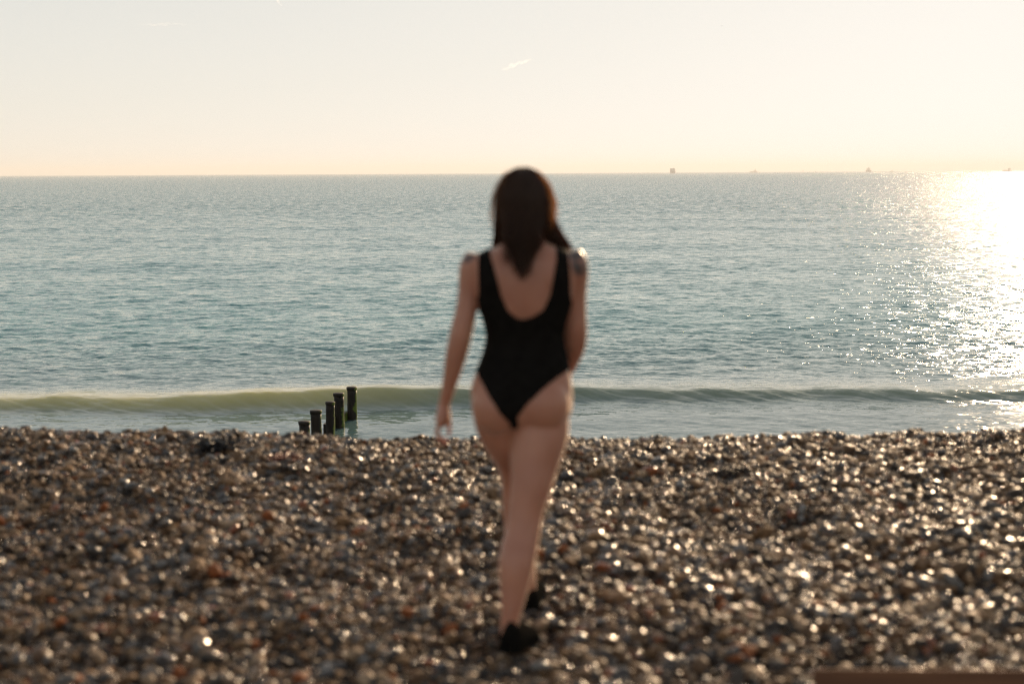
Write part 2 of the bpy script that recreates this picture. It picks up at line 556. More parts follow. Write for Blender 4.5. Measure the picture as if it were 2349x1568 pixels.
post_spec = [  # u, v of the top centre, distance, width in photo pixels, label
    (696, 965, 25.2, 25, 'dark groyne post mostly hidden behind the shingle, lowest showing of the row'),
    (727, 941, 26.2, 25, 'dark groyne post with wide flared head, second from the shingle'),
    (753.5, 920.5, 27.2, 20, 'slimmest dark groyne post, in the middle of the row of five'),
    (778.5, 901.5, 28.2, 23, 'dark groyne post with green weed on its side, fourth from the shingle'),
    (806, 886.5, 29.2, 22.5, 'outermost dark groyne post, farthest from the shingle and deepest in the water')]
for k, (u, v, Yp, wpx, lab) in enumerate(post_spec):
    top = at(u, v, Yp)
    h = top.z - SEA_Z
    R = wpx * 0.54 * Yp / FPX
    root = tag(empty('groyne_post', (top.x, Yp, SEA_Z - 1.5)), lab, 'post', 'wooden groyne posts in the shallows')
    root.rotation_euler = ((.012, -.015, .008, -.01, .014)[k], (.01, -.012, .016, -.008, .006)[k], 0)
    zz = np.linspace(0, h + 1.5 - 0.075, 26)
    sh = link('shaft', ring_tube([(z, R * 0.93) for z in zz], k + 1), M_POST, root)
    H = h + 1.5
    hd = link('head', ring_tube([(H - 0.074, R * 0.90), (H - 0.055, R * 1.0), (H - 0.03, R * 1.04), (H - 0.008, R * 1.03), (H, R * 0.96)], k + 9, jit=0.035), M_POST, root)
    sh.rotation_euler = hd.rotation_euler = (0, 0, k * 1.3)
# boards of the old groyne left low between the outer posts
for a_, b_, hgt, lab in ((3, 4, 0.17, 'low dark groyne board between the two outermost posts'),
                         (2, 3, 0.24, 'low dark groyne board between the slimmest post and the fourth')):
    A_, B_ = at(*post_spec[a_][:3]), at(*post_spec[b_][:3])
    bm = bmesh.new()
    bmesh.ops.create_cube(bm, size=1)
    d = Vector((B_.x - A_.x, B_.y - A_.y, 0))
    bmesh.ops.scale(bm, vec=(0.05, d.length * 1.0 - 0.12, hgt + 0.5), verts=bm.verts)
    bmesh.ops.bevel(bm, geom=bm.edges[:], offset=0.008, segments=2)
    me = bpy.data.meshes.new('board'); bm.to_mesh(me); bm.free()
    o = link('groyne_board', me, M_POST, smooth=False)
    mid = (A_ + B_) / 2
    o.location = (mid.x - 0.10, mid.y, SEA_Z + (hgt - 0.5) / 2)
    o.rotation_euler = (0, 0, math.atan2(-d.x, d.y))
    tag(o, lab, 'board')


# ------------------------------------------------------------------ the walker
def skin_material():
    m, nt, b = mat('skin')
    L = nt.links.new
    tc = N(nt, 'ShaderNodeTexCoord')
    n = N(nt, 'ShaderNodeTexNoise', i_Scale=7.0, i_Detail=3.0)
    L(tc.outputs['Object'], n.inputs['Vector'])
    r = ramp(nt, [(0.3, (0.40, 0.168, 0.104)), (0.7, (0.50, 0.236, 0.150))], n.outputs['Fac'])
    fac = None
    n2 = N(nt, 'ShaderNodeTexNoise', i_Scale=22.0, i_Detail=3.0)
    L(tc.outputs['Object'], n2.inputs['Vector'])
    th = ramp(nt, [(0.36, (0, 0, 0)), (0.46, (1, 1, 1))], n2.outputs['Fac'])
    for (u, v, Yd, rad) in ((1327, 596, 4.95, 0.062), (1076, 590, 4.95, 0.030)):      # ink on both shoulders
        c = at(u, v, Yd + OFF) - BASE
        ds = N(nt, 'ShaderNodeVectorMath', operation='DISTANCE')
        ds.inputs[1].default_value = c
        L(tc.outputs['Object'], ds.inputs[0])
        mr = N(nt, 'ShaderNodeMapRange')
        mr.inputs['From Min'].default_value = rad
        mr.inputs['From Max'].default_value = rad * 0.75
        L(ds.outputs['Value'], mr.inputs['Value'])
        if fac is None:
            fac = mr.outputs[0]
        else:
            mxx = N(nt, 'ShaderNodeMath', operation='MAXIMUM')
            L(fac, mxx.inputs[0]); L(mr.outputs[0], mxx.inputs[1])
            fac = mxx.outputs[0]
    mm = N(nt, 'ShaderNodeMath', operation='MULTIPLY')
    L(fac, mm.inputs[0]); L(th.outputs[0], mm.inputs[1])
    mx = N(nt, 'ShaderNodeMix', data_type='RGBA')
    mx.inputs[7].default_value = (0.09, 0.065, 0.06, 1)
    L(mm.outputs[0], mx.inputs[0]); L(r.outputs[0], mx.inputs[6])
    L(mx.outputs[2], b.inputs['Base Color'])
    b.inputs['Roughness'].default_value = 0.40
    b.inputs['Sheen Weight'].default_value = 0.8
    b.inputs['Sheen Roughness'].default_value = 0.35
    b.inputs['Sheen Tint'].default_value = (1, .85, .7, 1)
    b.inputs['Subsurface Weight'].default_value = 0.35
    b.inputs['Subsurface Radius'].default_value = (1.0, 0.35, 0.18)
    b.inputs['Subsurface Scale'].default_value = 0.02
    return m


YB = 4.84
OFF = YB - 4.97
BASE = Vector((at(1195, 1400, YB).x, YB, 0.0))
bodyV, bodyF = [], []


def add_rings(rings):
    """rings: list of (k,3) arrays, closed at both ends"""
    base = len(bodyV)
    n = len(rings[0])
    for rg in rings:
        bodyV.extend(rg)
    for i in range(len(rings) - 1):
        for k in range(n):
            a = base + i * n + k
            b2 = base + i * n + (k + 1) % n
            bodyF.append((a, b2, b2 + n, a + n))
    c0 = len(bodyV); bodyV.append(np.mean(rings[0], 0))
    c1 = len(bodyV); bodyV.append(np.mean(rings[-1], 0))
    for k in range(n):
        bodyF.append((c0, base + (k + 1) % n, base + k))
        a = base + (len(rings) - 1) * n
        bodyF.append((c1, a + k, a + (k + 1) % n))


def catmull(pts, per):
    P = np.array(pts, dtype=float)
    P = np.vstack([2 * P[0] - P[1], P, 2 * P[-1] - P[-2]])
    out = []
    for i in range(1, len(P) - 2):
        for t in np.linspace(0, 1, per, endpoint=False):
            a, b2, c, d = P[i - 1], P[i], P[i + 1], P[i + 2]
            out.append(.5 * (2 * b2 + (c - a) * t + (2 * a - 5 * b2 + 4 * c - d) * t * t + (3 * b2 - a - 3 * c + d) * t ** 3))
    out.append(P[-2])
    return np.array(out)


def limb(pts, seg=20, per=5, depth=1.0):
    """pts: (u, v, Y, radius in metres)"""
    Q = catmull([(*at(u, v, Yd + OFF), rad) for u, v, Yd, rad in pts], per)
    limb3(Q, seg, depth)
    return Q


def limb3(Q, seg=16, depth=1.0):
    rings = []
    T = np.gradient(Q[:, :3], axis=0)
    for q, t in zip(Q, T):
        t = t / np.linalg.norm(t)
        ex = np.array([1.0, 0, 0]) - t * t[0]
        if np.linalg.norm(ex) < .2: ex = np.array([0, 1.0, 0]) - t * t[1]
        ex /= np.linalg.norm(ex)
        ey = np.cross(t, ex)
        a = np.linspace(0, 2 * np.pi, seg, endpoint=False)
        rings.append(q[:3] + q[3] * (np.cos(a)[:, None] * ex + depth * np.sin(a)[:, None] * ey))
    # rounded ends
    add_rings([np.mean(rings[0], 0) + (rings[0] - np.mean(rings[0], 0)) * .4 - T[0] / np.linalg.norm(T[0]) * Q[0, 3] * .35] + rings +
              [np.mean(rings[-1], 0) + (rings[-1] - np.mean(rings[-1], 0)) * .55 + T[-1] / np.linalg.norm(T[-1]) * Q[-1, 3] * .5])


def blob(c, r, seg=18, rings=12, rot=0.0):
    out = []
    for j in range(1, rings):
        th = math.pi * j / rings
        a = np.linspace(0, 2 * np.pi, seg, endpoint=False)
        out.append(np.stack([c[0] + r[0] * np.sin(th) * np.cos(a), c[1] + r[1] * np.sin(th) * np.sin(a), np.full(seg, c[2] - r[2] * math.cos(th))], 1))
    add_rings(out)


# trunk: photo column edges, half depth, depth of the centre
trunk = [(540, 1168, 1236, .050, .010), (556, 1156, 1252, .058, .006), (567, 1134, 1276, .066, .0), (579, 1104, 1308, .076, -.004), (600, 1086, 1326, .088, -.006),
         (650, 1084, 1322, .100, -.002), (700, 1096, 1311, .104, .004), (730, 1107, 1301, .098, .006), (767, 1115, 1292, .088, .006),
         (800, 1111, 1297, .088, .004), (840, 1097, 1306, .098, .0), (883, 1081, 1312, .108, -.004), (920, 1081, 1313, .112, -.006),
         (950, 1088, 1309, .106, -.004), (974, 1112, 1286, .085, .0), (990, 1150, 1245, .055, .004)]
T_ = catmull(trunk, 4)
rings = []
for v, ul, ur, dp, dy in T_:
    l_, r_ = at(ul, v, YB), at(ur, v, YB)
    a = np.linspace(0, 2 * np.pi, 40, endpoint=False)
    ca, sa = np.cos(a), np.sin(a)
    ex = .86
    cx, hw = (l_.x + r_.x) / 2, (r_.x - l_.x) / 2
    furrow = 0.010 * np.exp(-(ca / .22) ** 2) * (sa < 0) * math.exp(-((v - 740) / 110) ** 2)
    rings.append(np.stack([cx + hw * np.sign(ca) * np.abs(ca) ** ex, YB + dy + dp * np.sign(sa) * np.abs(sa) ** ex + furrow, np.full(40, (l_.z + r_.z) / 2)], 1))
add_rings(rings)
# shoulder blades, seat, bust
for u, v in ((1142, 640), (1262, 636)):
    c = at(u, v, YB - .070); blob(c, (.050, .030, .075))
blob(at(1137, 934, YB - .060), (.083, .068, .092))
blob(at(1247, 927, YB - .062), (.090, .070, .096))
for u in (1152, 1248):
    blob(at(u, 668, YB + .088), (.062, .048, .062))
# legs: the right one trails, the left one has stepped ahead and across
RL = limb([(1246, 905, 4.97, .082), (1244, 950, 4.96, .092), (1241, 985, 4.955, .0965), (1235, 1012, 4.945, .096), (1226, 1060, 4.925, .0855), (1219, 1110, 4.90, .0725),
           (1206, 1174, 4.88, .0615), (1200, 1216, 4.865, .0595), (1190, 1262, 4.84, .0625), (1184, 1300, 4.82, .0600), (1178, 1360, 4.80, .0455), (1170, 1420, 4.78, .0315), (1167, 1455, 4.775, .0300)])
LL = limb([(1142, 905, 4.98, .080), (1142, 950, 4.985, .086), (1152, 995, 5.0, .0800), (1178, 1052, 5.06, .0690), (1188, 1098, 5.11, .0610), (1187, 1170, 5.18, .0540),
           (1189, 1215, 5.21, .0520), (1194, 1262, 5.22, .0520), (1199, 1300, 5.24, .0480), (1208, 1345, 5.26, .0360), (1212, 1376, 5.27, .0295), (1213, 1392, 5.275, .0285)])
# neck and head
limb([(1200, 575, 4.97 + .012, .058), (1200, 545, 4.97 + .016, .054), (1200, 515, 4.97 + .02, .054), (1200, 480, 4.97 + .03, .055)])
HC = at(1200, 463, YB + .035)
blob(HC, (.078, .098, .105), 26, 18)
blob(HC + Vector((0, .045, -.050)), (.058, .058, .070))
blob(HC + Vector((0, .088, -.100)), (.022, .018, .018))
blob(HC + Vector((0, .103, -.030)), (.012, .022, .026))
blob(HC + Vector((0, .096, .022)), (.050, .016, .014))
blob(HC + Vector((0, .096, -.068)), (.024, .012, .012))
for sx in (-1, 1):
    blob(HC + Vector((sx * .077, .012, -.022)), (.010, .020, .030))
# arms
LA = limb([(1096, 596, 4.97, .046), (1084, 615, 4.97, .0465), (1075, 672, 4.965, .0370), (1069, 714, 4.96, .0375), (1057, 767, 4.955, .0395), (1045, 820, 4.965, .0365), (1033, 872, 4.985, .0275), (1020, 922, 5.00, .0210), (1017, 934, 5.0, .0210)])
RA = limb([(1306, 590, 4.97, .046), (1320, 612, 4.97, .0455), (1321, 672, 4.985, .0370), (1321, 714, 4.99, .0365), (1321, 760, 5.0, .0400), (1317, 795, 5.03, .0395), (1305, 832, 5.10, .0330), (1290, 868, 5.17, .0240), (1284, 884, 5.2, .0215)])
# left hand: palm to the thigh, fingers curled in below, thumb ahead of them
HY = 5.0
limb([(1018, 934, HY, .021), (1017, 948, HY, .025), (1015, 962, HY, .026), (1013, 972, HY, .021)], 16, 4, 1.45)
for dy, ln, rr in ((.034, .94, .0085), (.011, 1.0, .0088), (-.012, .95, .0085), (-.033, .80, .0075)):
    k0 = (1010, 966)
    pts = [(1010, 964), (1004, 980), (1003, 997), (1009, 1010), (1019, 1016), (1026, 1013)]
    pts = [(k0[0] + (a - k0[0]) * ln, k0[1] + (b2 - k0[1]) * ln) for a, b2 in pts]
    limb([(a, b2, HY + dy, rr * f) for (a, b2), f in zip(pts, (1.1, 1.05, 1, .95, .88, .75))], 10, 4)
limb([(1022, 940, HY + .018, .011), (1029, 956, HY + .034, .0105), (1031, 978, HY + .042, .0085), (1030, 1000, HY + .040, .0070)], 10, 4)
# right hand, swung forward in front of the hip
hv = at(1284, 884, 5.2 + OFF)
limb3(catmull([(*(hv + Vector((-.002, .000, .0))), .021), (*(hv + Vector((-.010, .025, -.035))), .026), (*(hv + Vector((-.016, .045, -.062))), .023)], 4), 14, 1.3)
for j, ln in enumerate((.92, 1.0, .94, .78)):
    k0 = hv + Vector((-.016 + (j - 1.5) * .006, .045 + (1.5 - j) * .019, -.06))
    limb3(catmull([(*k0, .0090), (*(k0 + Vector((-.004, .012, -.03 * ln))), .0085), (*(k0 + Vector((-.016, .010, -.056 * ln))), .0078), (*(k0 + Vector((-.032, .002, -.066 * ln))), .0065)], 4), 10)
k0 = hv + Vector((-.012, .035, -.02))
limb3(catmull([(*k0, .0105), (*(k0 + Vector((-.018, .022, -.02))), .0095), (*(k0 + Vector((-.028, .026, -.048))), .0075)], 4), 10)

tmp = bpy.data.meshes.new('tmp')
tmp.from_pydata([tuple(p) for p in bodyV], [], [tuple(int(i) for i in f) for f in bodyF])
to = bpy.data.objects.new('tmp', tmp)
col.objects.link(to)
md = to.modifiers.new('r', 'REMESH'); md.mode = 'VOXEL'; md.voxel_size = 0.0042
md = to.modifiers.new('s', 'SMOOTH'); md.iterations = 11; md.factor = 0.5
dg = bpy.context.evaluated_depsgraph_get()
body_me = bpy.data.meshes.new_from_object(to.evaluated_get(dg))
bpy.data.objects.remove(to); bpy.data.meshes.remove(tmp)
body_me.name = 'body'

nv = len(body_me.vertices)
BV = np.zeros(nv * 3, dtype=np.float32); body_me.vertices.foreach_get('co', BV); BV = BV.reshape(-1, 3).astype(float)
BN = np.zeros(nv * 3, dtype=np.float32); body_me.vertices.foreach_get('normal', BN); BN = BN.reshape(-1, 3).astype(float)
BF = np.zeros(len(body_me.loops), dtype=np.int32); body_me.loops.foreach_get('vertex_index', BF)
assert len(BF) == 4 * len(body_me.polygons)
BF = BF.reshape(-1, 4)


def near_path(P, Q, k=1.22):
    ok = np.zeros(len(P), dtype=bool)
    for q in catmull(Q, 3):
        ok |= ((P - q[:3]) ** 2).sum(1) < (q[3] * k + .004) ** 2
    return ok


# ---- swimsuit: the covered part of the body, a few millimetres out
FC = BV[BF].mean(1)
fu, fv = to_uv(np.stack([FC[:, 0], np.full(len(FC), YB), FC[:, 2]], 1))
back = FC[:, 1] < YB + .01
ip = np.interp
neckL = ip(fv, [560, 590, 609, 671, 704, 719, 727], [1122, 1128, 1134, 1150, 1164, 1179, 1199])
neckR = ip(fv, [560, 590, 609, 671, 704, 719, 727], [1276, 1274, 1271, 1260, 1245, 1224, 1199])
nfL = ip(fv, [560, 600, 640, 660, 672], [1122, 1134, 1152, 1172, 1199]); nfR = 2398 - nfL
armL = ip(fv, [570, 609, 671, 700, 712], [1098, 1099, 1100, 1094, 1070])
armR = ip(fv, [570, 609, 671, 700, 712], [1300, 1304, 1306, 1311, 1340])
leg = ip(fu, [1070, 1097, 1123, 1149, 1168, 1177, 1186, 1207, 1242, 1273, 1302, 1330], [808, 854, 896, 936, 957, 968, 944, 915, 883, 860, 844, 826])
legf = leg + 14
suit = (fv > 560) & (fv < 1000) & (fu > armL) & (fu < armR)
suit &= ~((fv < 728) & (fu > neckL) & (fu < neckR) & back)
suit &= ~((fv < 672) & (fu > nfL) & (fu < nfR) & ~back)
strip = (np.abs(fu - 1180) < 8) & (fv < np.where(back, 972, 1000)) & (np.abs(FC[:, 1] - YB) < .11)
suit &= (fv < np.where(back, leg, legf)) | strip
low = fv > 688
suit &= ~(low & near_path(FC, LA[8:])) & ~(low & (fu > 1296) & (FC[:, 1] > YB - .045) & near_path(FC, RA[8:], 1.1))
used = np.unique(BF[suit])
remap = -np.ones(nv, dtype=np.int64); remap[used] = np.arange(len(used))
SV = BV[used] + BN[used] * 0.0035
SF = remap[BF[suit]]
# relax the cut edge so that the hems run clean
ed = np.sort(np.concatenate([SF[:, [0, 1]], SF[:, [1, 2]], SF[:, [2, 3]], SF[:, [3, 0]]]), 1)
key, cnt = np.unique(ed[:, 0] * 10 ** 7 + ed[:, 1], return_counts=True)
be = np.stack([key[cnt == 1] // 10 ** 7, key[cnt == 1] % 10 ** 7], 1)
deg = np.zeros(len(SV)); np.add.at(deg, be.ravel(), 1)
bd = deg > 0
for _ in range(10):
    acc_ = np.zeros_like(SV)
    np.add.at(acc_, be[:, 0], SV[be[:, 1]]); np.add.at(acc_, be[:, 1], SV[be[:, 0]])
    SV[bd] = .5 * SV[bd] + .5 * acc_[bd] / deg[bd][:, None]

person = tag(empty('person', BASE), 'person in a black low-backed swimsuit walking down the shingle towards the sea', 'person')
bco = (BV - np.array(BASE)).astype(np.float32)
body_me.vertices.foreach_set('co', bco.ravel()); body_me.update()
M_SKIN = skin_material()
link('body', body_me, M_SKIN, person)
m, nt2, b = mat('black_swim_fabric')
tcs = N(nt2, 'ShaderNodeTexCoord')
ns = N(nt2, 'ShaderNodeTexNoise', i_Scale=40.0)
nt2.links.new(tcs.outputs['Object'], ns.inputs['Vector'])
rs = ramp(nt2, [(0.3, (0.006, 0.0052, 0.0045)), (0.7, (0.011, 0.0098, 0.0085))], ns.outputs['Fac'])
nt2.links.new(rs.outputs[0], b.inputs['Base Color'])
b.inputs['Roughness'].default_value = 0.7
b.inputs['Specular IOR Level'].default_value = 0.12
b.inputs['IOR'].default_value = 1.2
M_SUIT = m
link('swimsuit', mesh_np('swimsuit', SV - np.array(BASE), SF), M_SUIT, person)

# ---- hair: a cap close to the skull and some two thousand locks
m, nt3, b = mat('dark_brown_hair')
hi = N(nt3, 'ShaderNodeNewGeometry')
rh = ramp(nt3, [(0, (0.018, 0.010, 0.006)), (0.8, (0.046, 0.026, 0.015)), (1, (0.09, 0.046, 0.022))], hi.outputs['Random Per Island'])
nt3.links.new(rh.outputs[0], b.inputs['Base Color'])
b.inputs['Roughness'].default_value = 0.5
b.inputs['Specular IOR Level'].default_value = 0.25
tr = N(nt3, 'ShaderNodeBsdfTranslucent')
tr.inputs['Color'].default_value = (0.75, 0.33, 0.13, 1)
ms3 = N(nt3, 'ShaderNodeMixShader')
ms3.inputs[0].default_value = 0.27
nt3.links.new(b.outputs[0], ms3.inputs[1]); nt3.links.new(tr.outputs[0], ms3.inputs[2])
nt3.links.new(ms3.outputs[0], nt3.nodes['Material Output'].inputs['Surface'])
M_HAIR = m
HV, HF = [], []


def strand(P, rad):
    n = len(P); base = len(HV)
    T = np.gradient(P, axis=0)
    for i in range(n):
        t = T[i] / (np.linalg.norm(T[i]) + 1e-9)
        ex = np.cross(t, [0.3, 1, 0.2]); ex /= np.linalg.norm(ex) + 1e-9
        ey = np.cross(t, ex)
        f = rad * min(1, (n - 1 - i) / (n * .35) + .12)
        for k in range(3):
            a = 2.094 * k
            HV.append(P[i] + f * (math.cos(a) * ex + math.sin(a) * ey))
    for i in range(n - 1):
        for k in range(3):
            a = base + i * 3 + k; b2 = base + i * 3 + (k + 1) % 3
            HF.append((a, b2, b2 + 3, a + 3))


hc = np.array(HC) + np.array([0.0, 0.0, 0.0])
hr = np.array([.090, .107, .112])
tail = np.array(at(1197, 655, YB - .125))
hrng = np.random.default_rng(21)
for k in range(2300):
    ph = hrng.uniform(-2.45, 2.45)                       # 0 is the back of the head
    th0 = hrng.uniform(0.05, 1.5)
    dirx, diry = math.sin(ph), -math.cos(ph)
    lift = hrng.uniform(0.99, 1.06)
    P = []
    for th in np.linspace(th0, 1.72, 8):
        P.append(hc + hr * lift * np.array([math.sin(th) * dirx, math.sin(th) * diry, math.cos(th)]))
    p = P[-1].copy()
    j = hrng.normal(0, 1, 3)
    w1, w2 = hrng.uniform(0, 6.28), hrng.uniform(16, 26)
    cid = int((ph + 2.45) / 4.9 * 34)
    crn = np.random.default_rng(900 + cid * 3 + k % 3)
    cw, cph, clen, coff = crn.uniform(24, 40), crn.uniform(0, 6.28), crn.uniform(0, 1), crn.normal(0, 1, 2)
    if abs(ph) < 1.05:                                    # falls between the shoulder blades
        lf = .02 + .12 * clen ** .8 + abs(j[2]) * .012
        if abs(dirx) < .28: lf *= .45
        end = tail + np.array([.004 * j[0] + (.004 + .10 * lf) * coff[0] + .030 * dirx * (lf / .06), .008 * coff[1], lf])
        mid = np.array(at(1196, 545 + 13 * j[0], YB - .085)) + np.array([.064 * dirx + .006 * j[0], .012 * j[1] + .03 * abs(dirx), 0])
    else:                                                 # over the shoulder and down in front
        sg = 1 if ph > 0 else -1
        out = hrng.uniform(0, 1)
        if sg < 0:
            mid = np.array(at(1134 + 26 * (1 - out), 540 + 11 * j[2], YB + .01 + .05 * (abs(ph) - 1.05)))
            end = np.array(at(1124 + 22 * hrng.uniform(0, 1), 590 + 40 * out, YB + .095 + .02 * j[1]))
        else:
            mid = np.array(at(1246 + 30 * out, 530 + 11 * j[2], YB + .0 + .05 * (abs(ph) - 1.05)))
            end = np.array(at(1275 + 38 * out, 566 + 30 * hrng.uniform(0, 1), YB + .075 + .02 * j[1]))
    m1 = p * .55 + mid * .45
    C = catmull([P[-2], p, m1, mid, mid * .45 + end * .55 + np.array([0, -.012 if abs(ph) < 1.05 else -.018, .010]), end], 3)[3:]
    wob = .0030 * np.sin(np.linspace(0, 1, len(C)) * w2 * .35 + w1)
    C[:, 0] += .0085 * np.sin(np.linspace(0, 1, len(C)) * cw * .35 + cph) * np.linspace(0, 1, len(C))
    C[:, 0] += wob * np.linspace(.2, 1.3, len(C)); C[:, 1] += .6 * wob
    strand(np.vstack([P[:-1], C]), hrng.uniform(.0011, .0026))
hair = link('hair', mesh_np('hair', np.array(HV) - np.array(BASE), HF), M_HAIR, person)
HV, HF = [], []
for k in range(230):                                      # loose hairs added at the sides to carry the sun's rim
    ph = hrng.uniform(.9, 2.4) * (1 if hrng.random() < .65 else -1); th0 = hrng.uniform(.5, 1.5)
    d0 = np.array([math.sin(th0) * math.sin(ph), -math.sin(th0) * math.cos(ph), math.cos(th0)])
    p0 = hc + hr * 1.03 * d0
    P = [p0 + d0 * .010 * t * (3 - t) + np.array([0, 0, -.022 * t * t]) + hrng.normal(0, .003, 3) * t for t in np.linspace(0, 2.4, 8)]
    strand(np.array(P), .0008)
M_HAIR_RIM = M_HAIR.copy()
M_HAIR_RIM.node_tree.nodes['Mix Shader'].inputs[0].default_value = 0.55
M_HAIR_RIM.node_tree.nodes['Translucent BSDF'].inputs['Color'].default_value = (0.95, 0.62, 0.36, 1)  # paler copy of the hair: the sunlit rim is put into its colour
tag(link('loose_hair', mesh_np('loose_hair', np.array(HV) - np.array(BASE), HF), M_HAIR_RIM, hair), kind='stuff')
cv, cf = [], []
for i, th in enumerate(np.linspace(0.02, 1.85, 16)):
    for k in range(28):
        a = 2 * math.pi * k / 28
        fr = 1.0
        zz_ = math.cos(th)
        cut = max(0.0, math.sin(a)) ** 2                    # open at the face
        t2 = th * (1 - .45 * cut)
        q = hc + hr * .985 * np.array([math.sin(t2) * math.cos(a), math.sin(t2) * math.sin(a), math.cos(t2)])
        cv.append(q - np.array(BASE))
for i in range(15):
    for k in range(28):
        a = i * 28 + k; b2 = i * 28 + (k + 1) % 28
        cf.append((a, a + 28, b2 + 28, b2))
link('hair_cap', mesh_np('hair_cap', cv, cf), M_HAIR, hair)

# ---- shoes
def shoe(heel, yaw, pitch, roll=0.0, size=1.1):
    """a low black slip-on; heel = world point under the heel"""
    L_ = 0.255
    sec = []   # s along the foot, half width, height of the top, height of the bottom
    for s_, hw, top in ((0.0, .016, .078), (.006, .027, .100), (.02, .034, .108), (.045, .037, .096), (.075, .036, .088), (.105, .037, .080), (.135, .041, .068),
                        (.165, .045, .058), (.195, .045, .050), (.222, .039, .043), (.243, .026, .034), (.255, .010, .022)):
        a = np.linspace(0, 2 * np.pi, 18, endpoint=False)
        x = hw * np.sign(np.cos(a)) * np.abs(np.cos(a)) ** .75 * np.where(np.sin(a) > 0, 1 - .32 * np.sin(a), 1)
        z = np.where(np.sin(a) > 0, .018 + (top - .018) * np.sin(a) ** .9, .018 + .012 * np.sin(a))
        sec.append(np.stack([x, np.full(18, s_), z], 1))
    v = np.concatenate(sec); f = []
    for i in range(len(sec) - 1):
        for k in range(18):
            a = i * 18 + k; b2 = i * 18 + (k + 1) % 18
            f.append((a, b2, b2 + 18, a + 18))
    o1 = bmesh.new()
    vs = [o1.verts.new(p) for p in v]
    for q in f: o1.faces.new([vs[i] for i in q])
    o1.faces.new(vs[:18][::-1]); o1.faces.new(vs[-18:])
    me = bpy.data.meshes.new('shoe'); o1.to_mesh(me); o1.free()
    o = link('shoe', me, M_SHOE, person)
    o.location = Vector(heel) - BASE
    o.rotation_euler = (pitch, roll, yaw)
    o.scale = (size, size, size)
    # sole
    sv, sf = [], []
    outline = []
    for s_, hw in ((-.004, .014), (.006, .031), (.03, .039), (.09, .038), (.15, .045), (.195, .048), (.225, .042), (.25, .026), (.262, .008)):
        outline.append((hw, s_))
    pts = outline + [(-a, b2) for a, b2 in outline[::-1]]
    for z in (0.0, .016):
        for a, b2 in pts: sv.append((a, b2, z))
    n = len(pts)
    bm = bmesh.new()
    vs = [bm.verts.new(p) for p in sv]
    bm.faces.new(vs[:n][::-1]); bm.faces.new(vs[n:])
    for k in range(n): bm.faces.new((vs[k], vs[(k + 1) % n], vs[n + (k + 1) % n], vs[n + k]))
    me = bpy.data.meshes.new('sole'); bm.to_mesh(me); bm.free()
    so = link('sole', me, M_SHOE, o, smooth=False)
    return o


m, nt4, b = mat('black_canvas')
nn = N(nt4, 'ShaderNodeTexNoise', i_Scale=60.0)
rr4 = ramp(nt4, [(0.3, (0.006, 0.006, 0.005)), (0.7, (0.011, 0.010, 0.009))], nn.outputs['Fac'])
nt4.links.new(rr4.outputs[0], b.inputs['Base Color'])
b.inputs['Roughness'].default_value = 0.85
b.inputs['Specular IOR Level'].default_value = 0.08
b.inputs['IOR'].default_value = 1.03
M_SHOE = m
hr_ = at(1163, 1500, 4.605)
shoe((hr_.x, 4.605, 0.024), -0.30, -0.10, 0.05)
hl_ = at(1211, 1402, 5.10)
shoe((hl_.x, 5.10, 0.014), -0.10, 0.03)

# ------------------------------------------------------------------ things lying on the shingle
def ground(x, y):
    return float(beach_z(np.array(float(x)), np.array(float(y))))


m, nt5, b = mat('brown_timber')
tcb = N(nt5, 'ShaderNodeTexCoord')
mpb = N(nt5, 'ShaderNodeMapping'); mpb.inputs['Scale'].default_value = (1.2, 22, 22)
nt5.links.new(tcb.outputs['Object'], mpb.inputs['Vector'])
nb = N(nt5, 'ShaderNodeTexNoise', i_Scale=2.0, i_Detail=6.0)
nt5.links.new(mpb.outputs[0], nb.inputs['Vector'])
rb = ramp(nt5, [(0.25, (0.085, 0.034, 0.014)), (0.75, (0.19, 0.082, 0.036))], nb.outputs['Fac'])
nt5.links.new(rb.outputs[0], b.inputs['Base Color'])
b.inputs['Roughness'].default_value = 0.85
bpb = N(nt5, 'ShaderNodeBump', i_Strength=0.5, i_Distance=0.004)
nt5.links.new(nb.outputs['Fac'], bpb.inputs['Height']); nt5.links.new(bpb.outputs[0], b.inputs['Normal'])
M_BEAM = m
bm = bmesh.new()
bmesh.ops.create_cube(bm, size=1)
bmesh.ops.scale(bm, vec=(2.2, 0.022, 0.26), verts=bm.verts)
bmesh.ops.bevel(bm, geom=bm.edges[:], offset=0.005, segments=2)
me = bpy.data.meshes.new('beam'); bm.to_mesh(me); bm.free()
far_l = at(1867, 1541, 4.10)
o = tag(link('timber_board', me, M_BEAM, smooth=False), 'brown timber board set on edge in the shingle', 'board')
o.location = (far_l.x + 1.1, 4.10 - 0.04, far_l.z - 0.125)
o.rotation_euler = (math.radians(-16), math.radians(0.35), math.radians(-0.8))


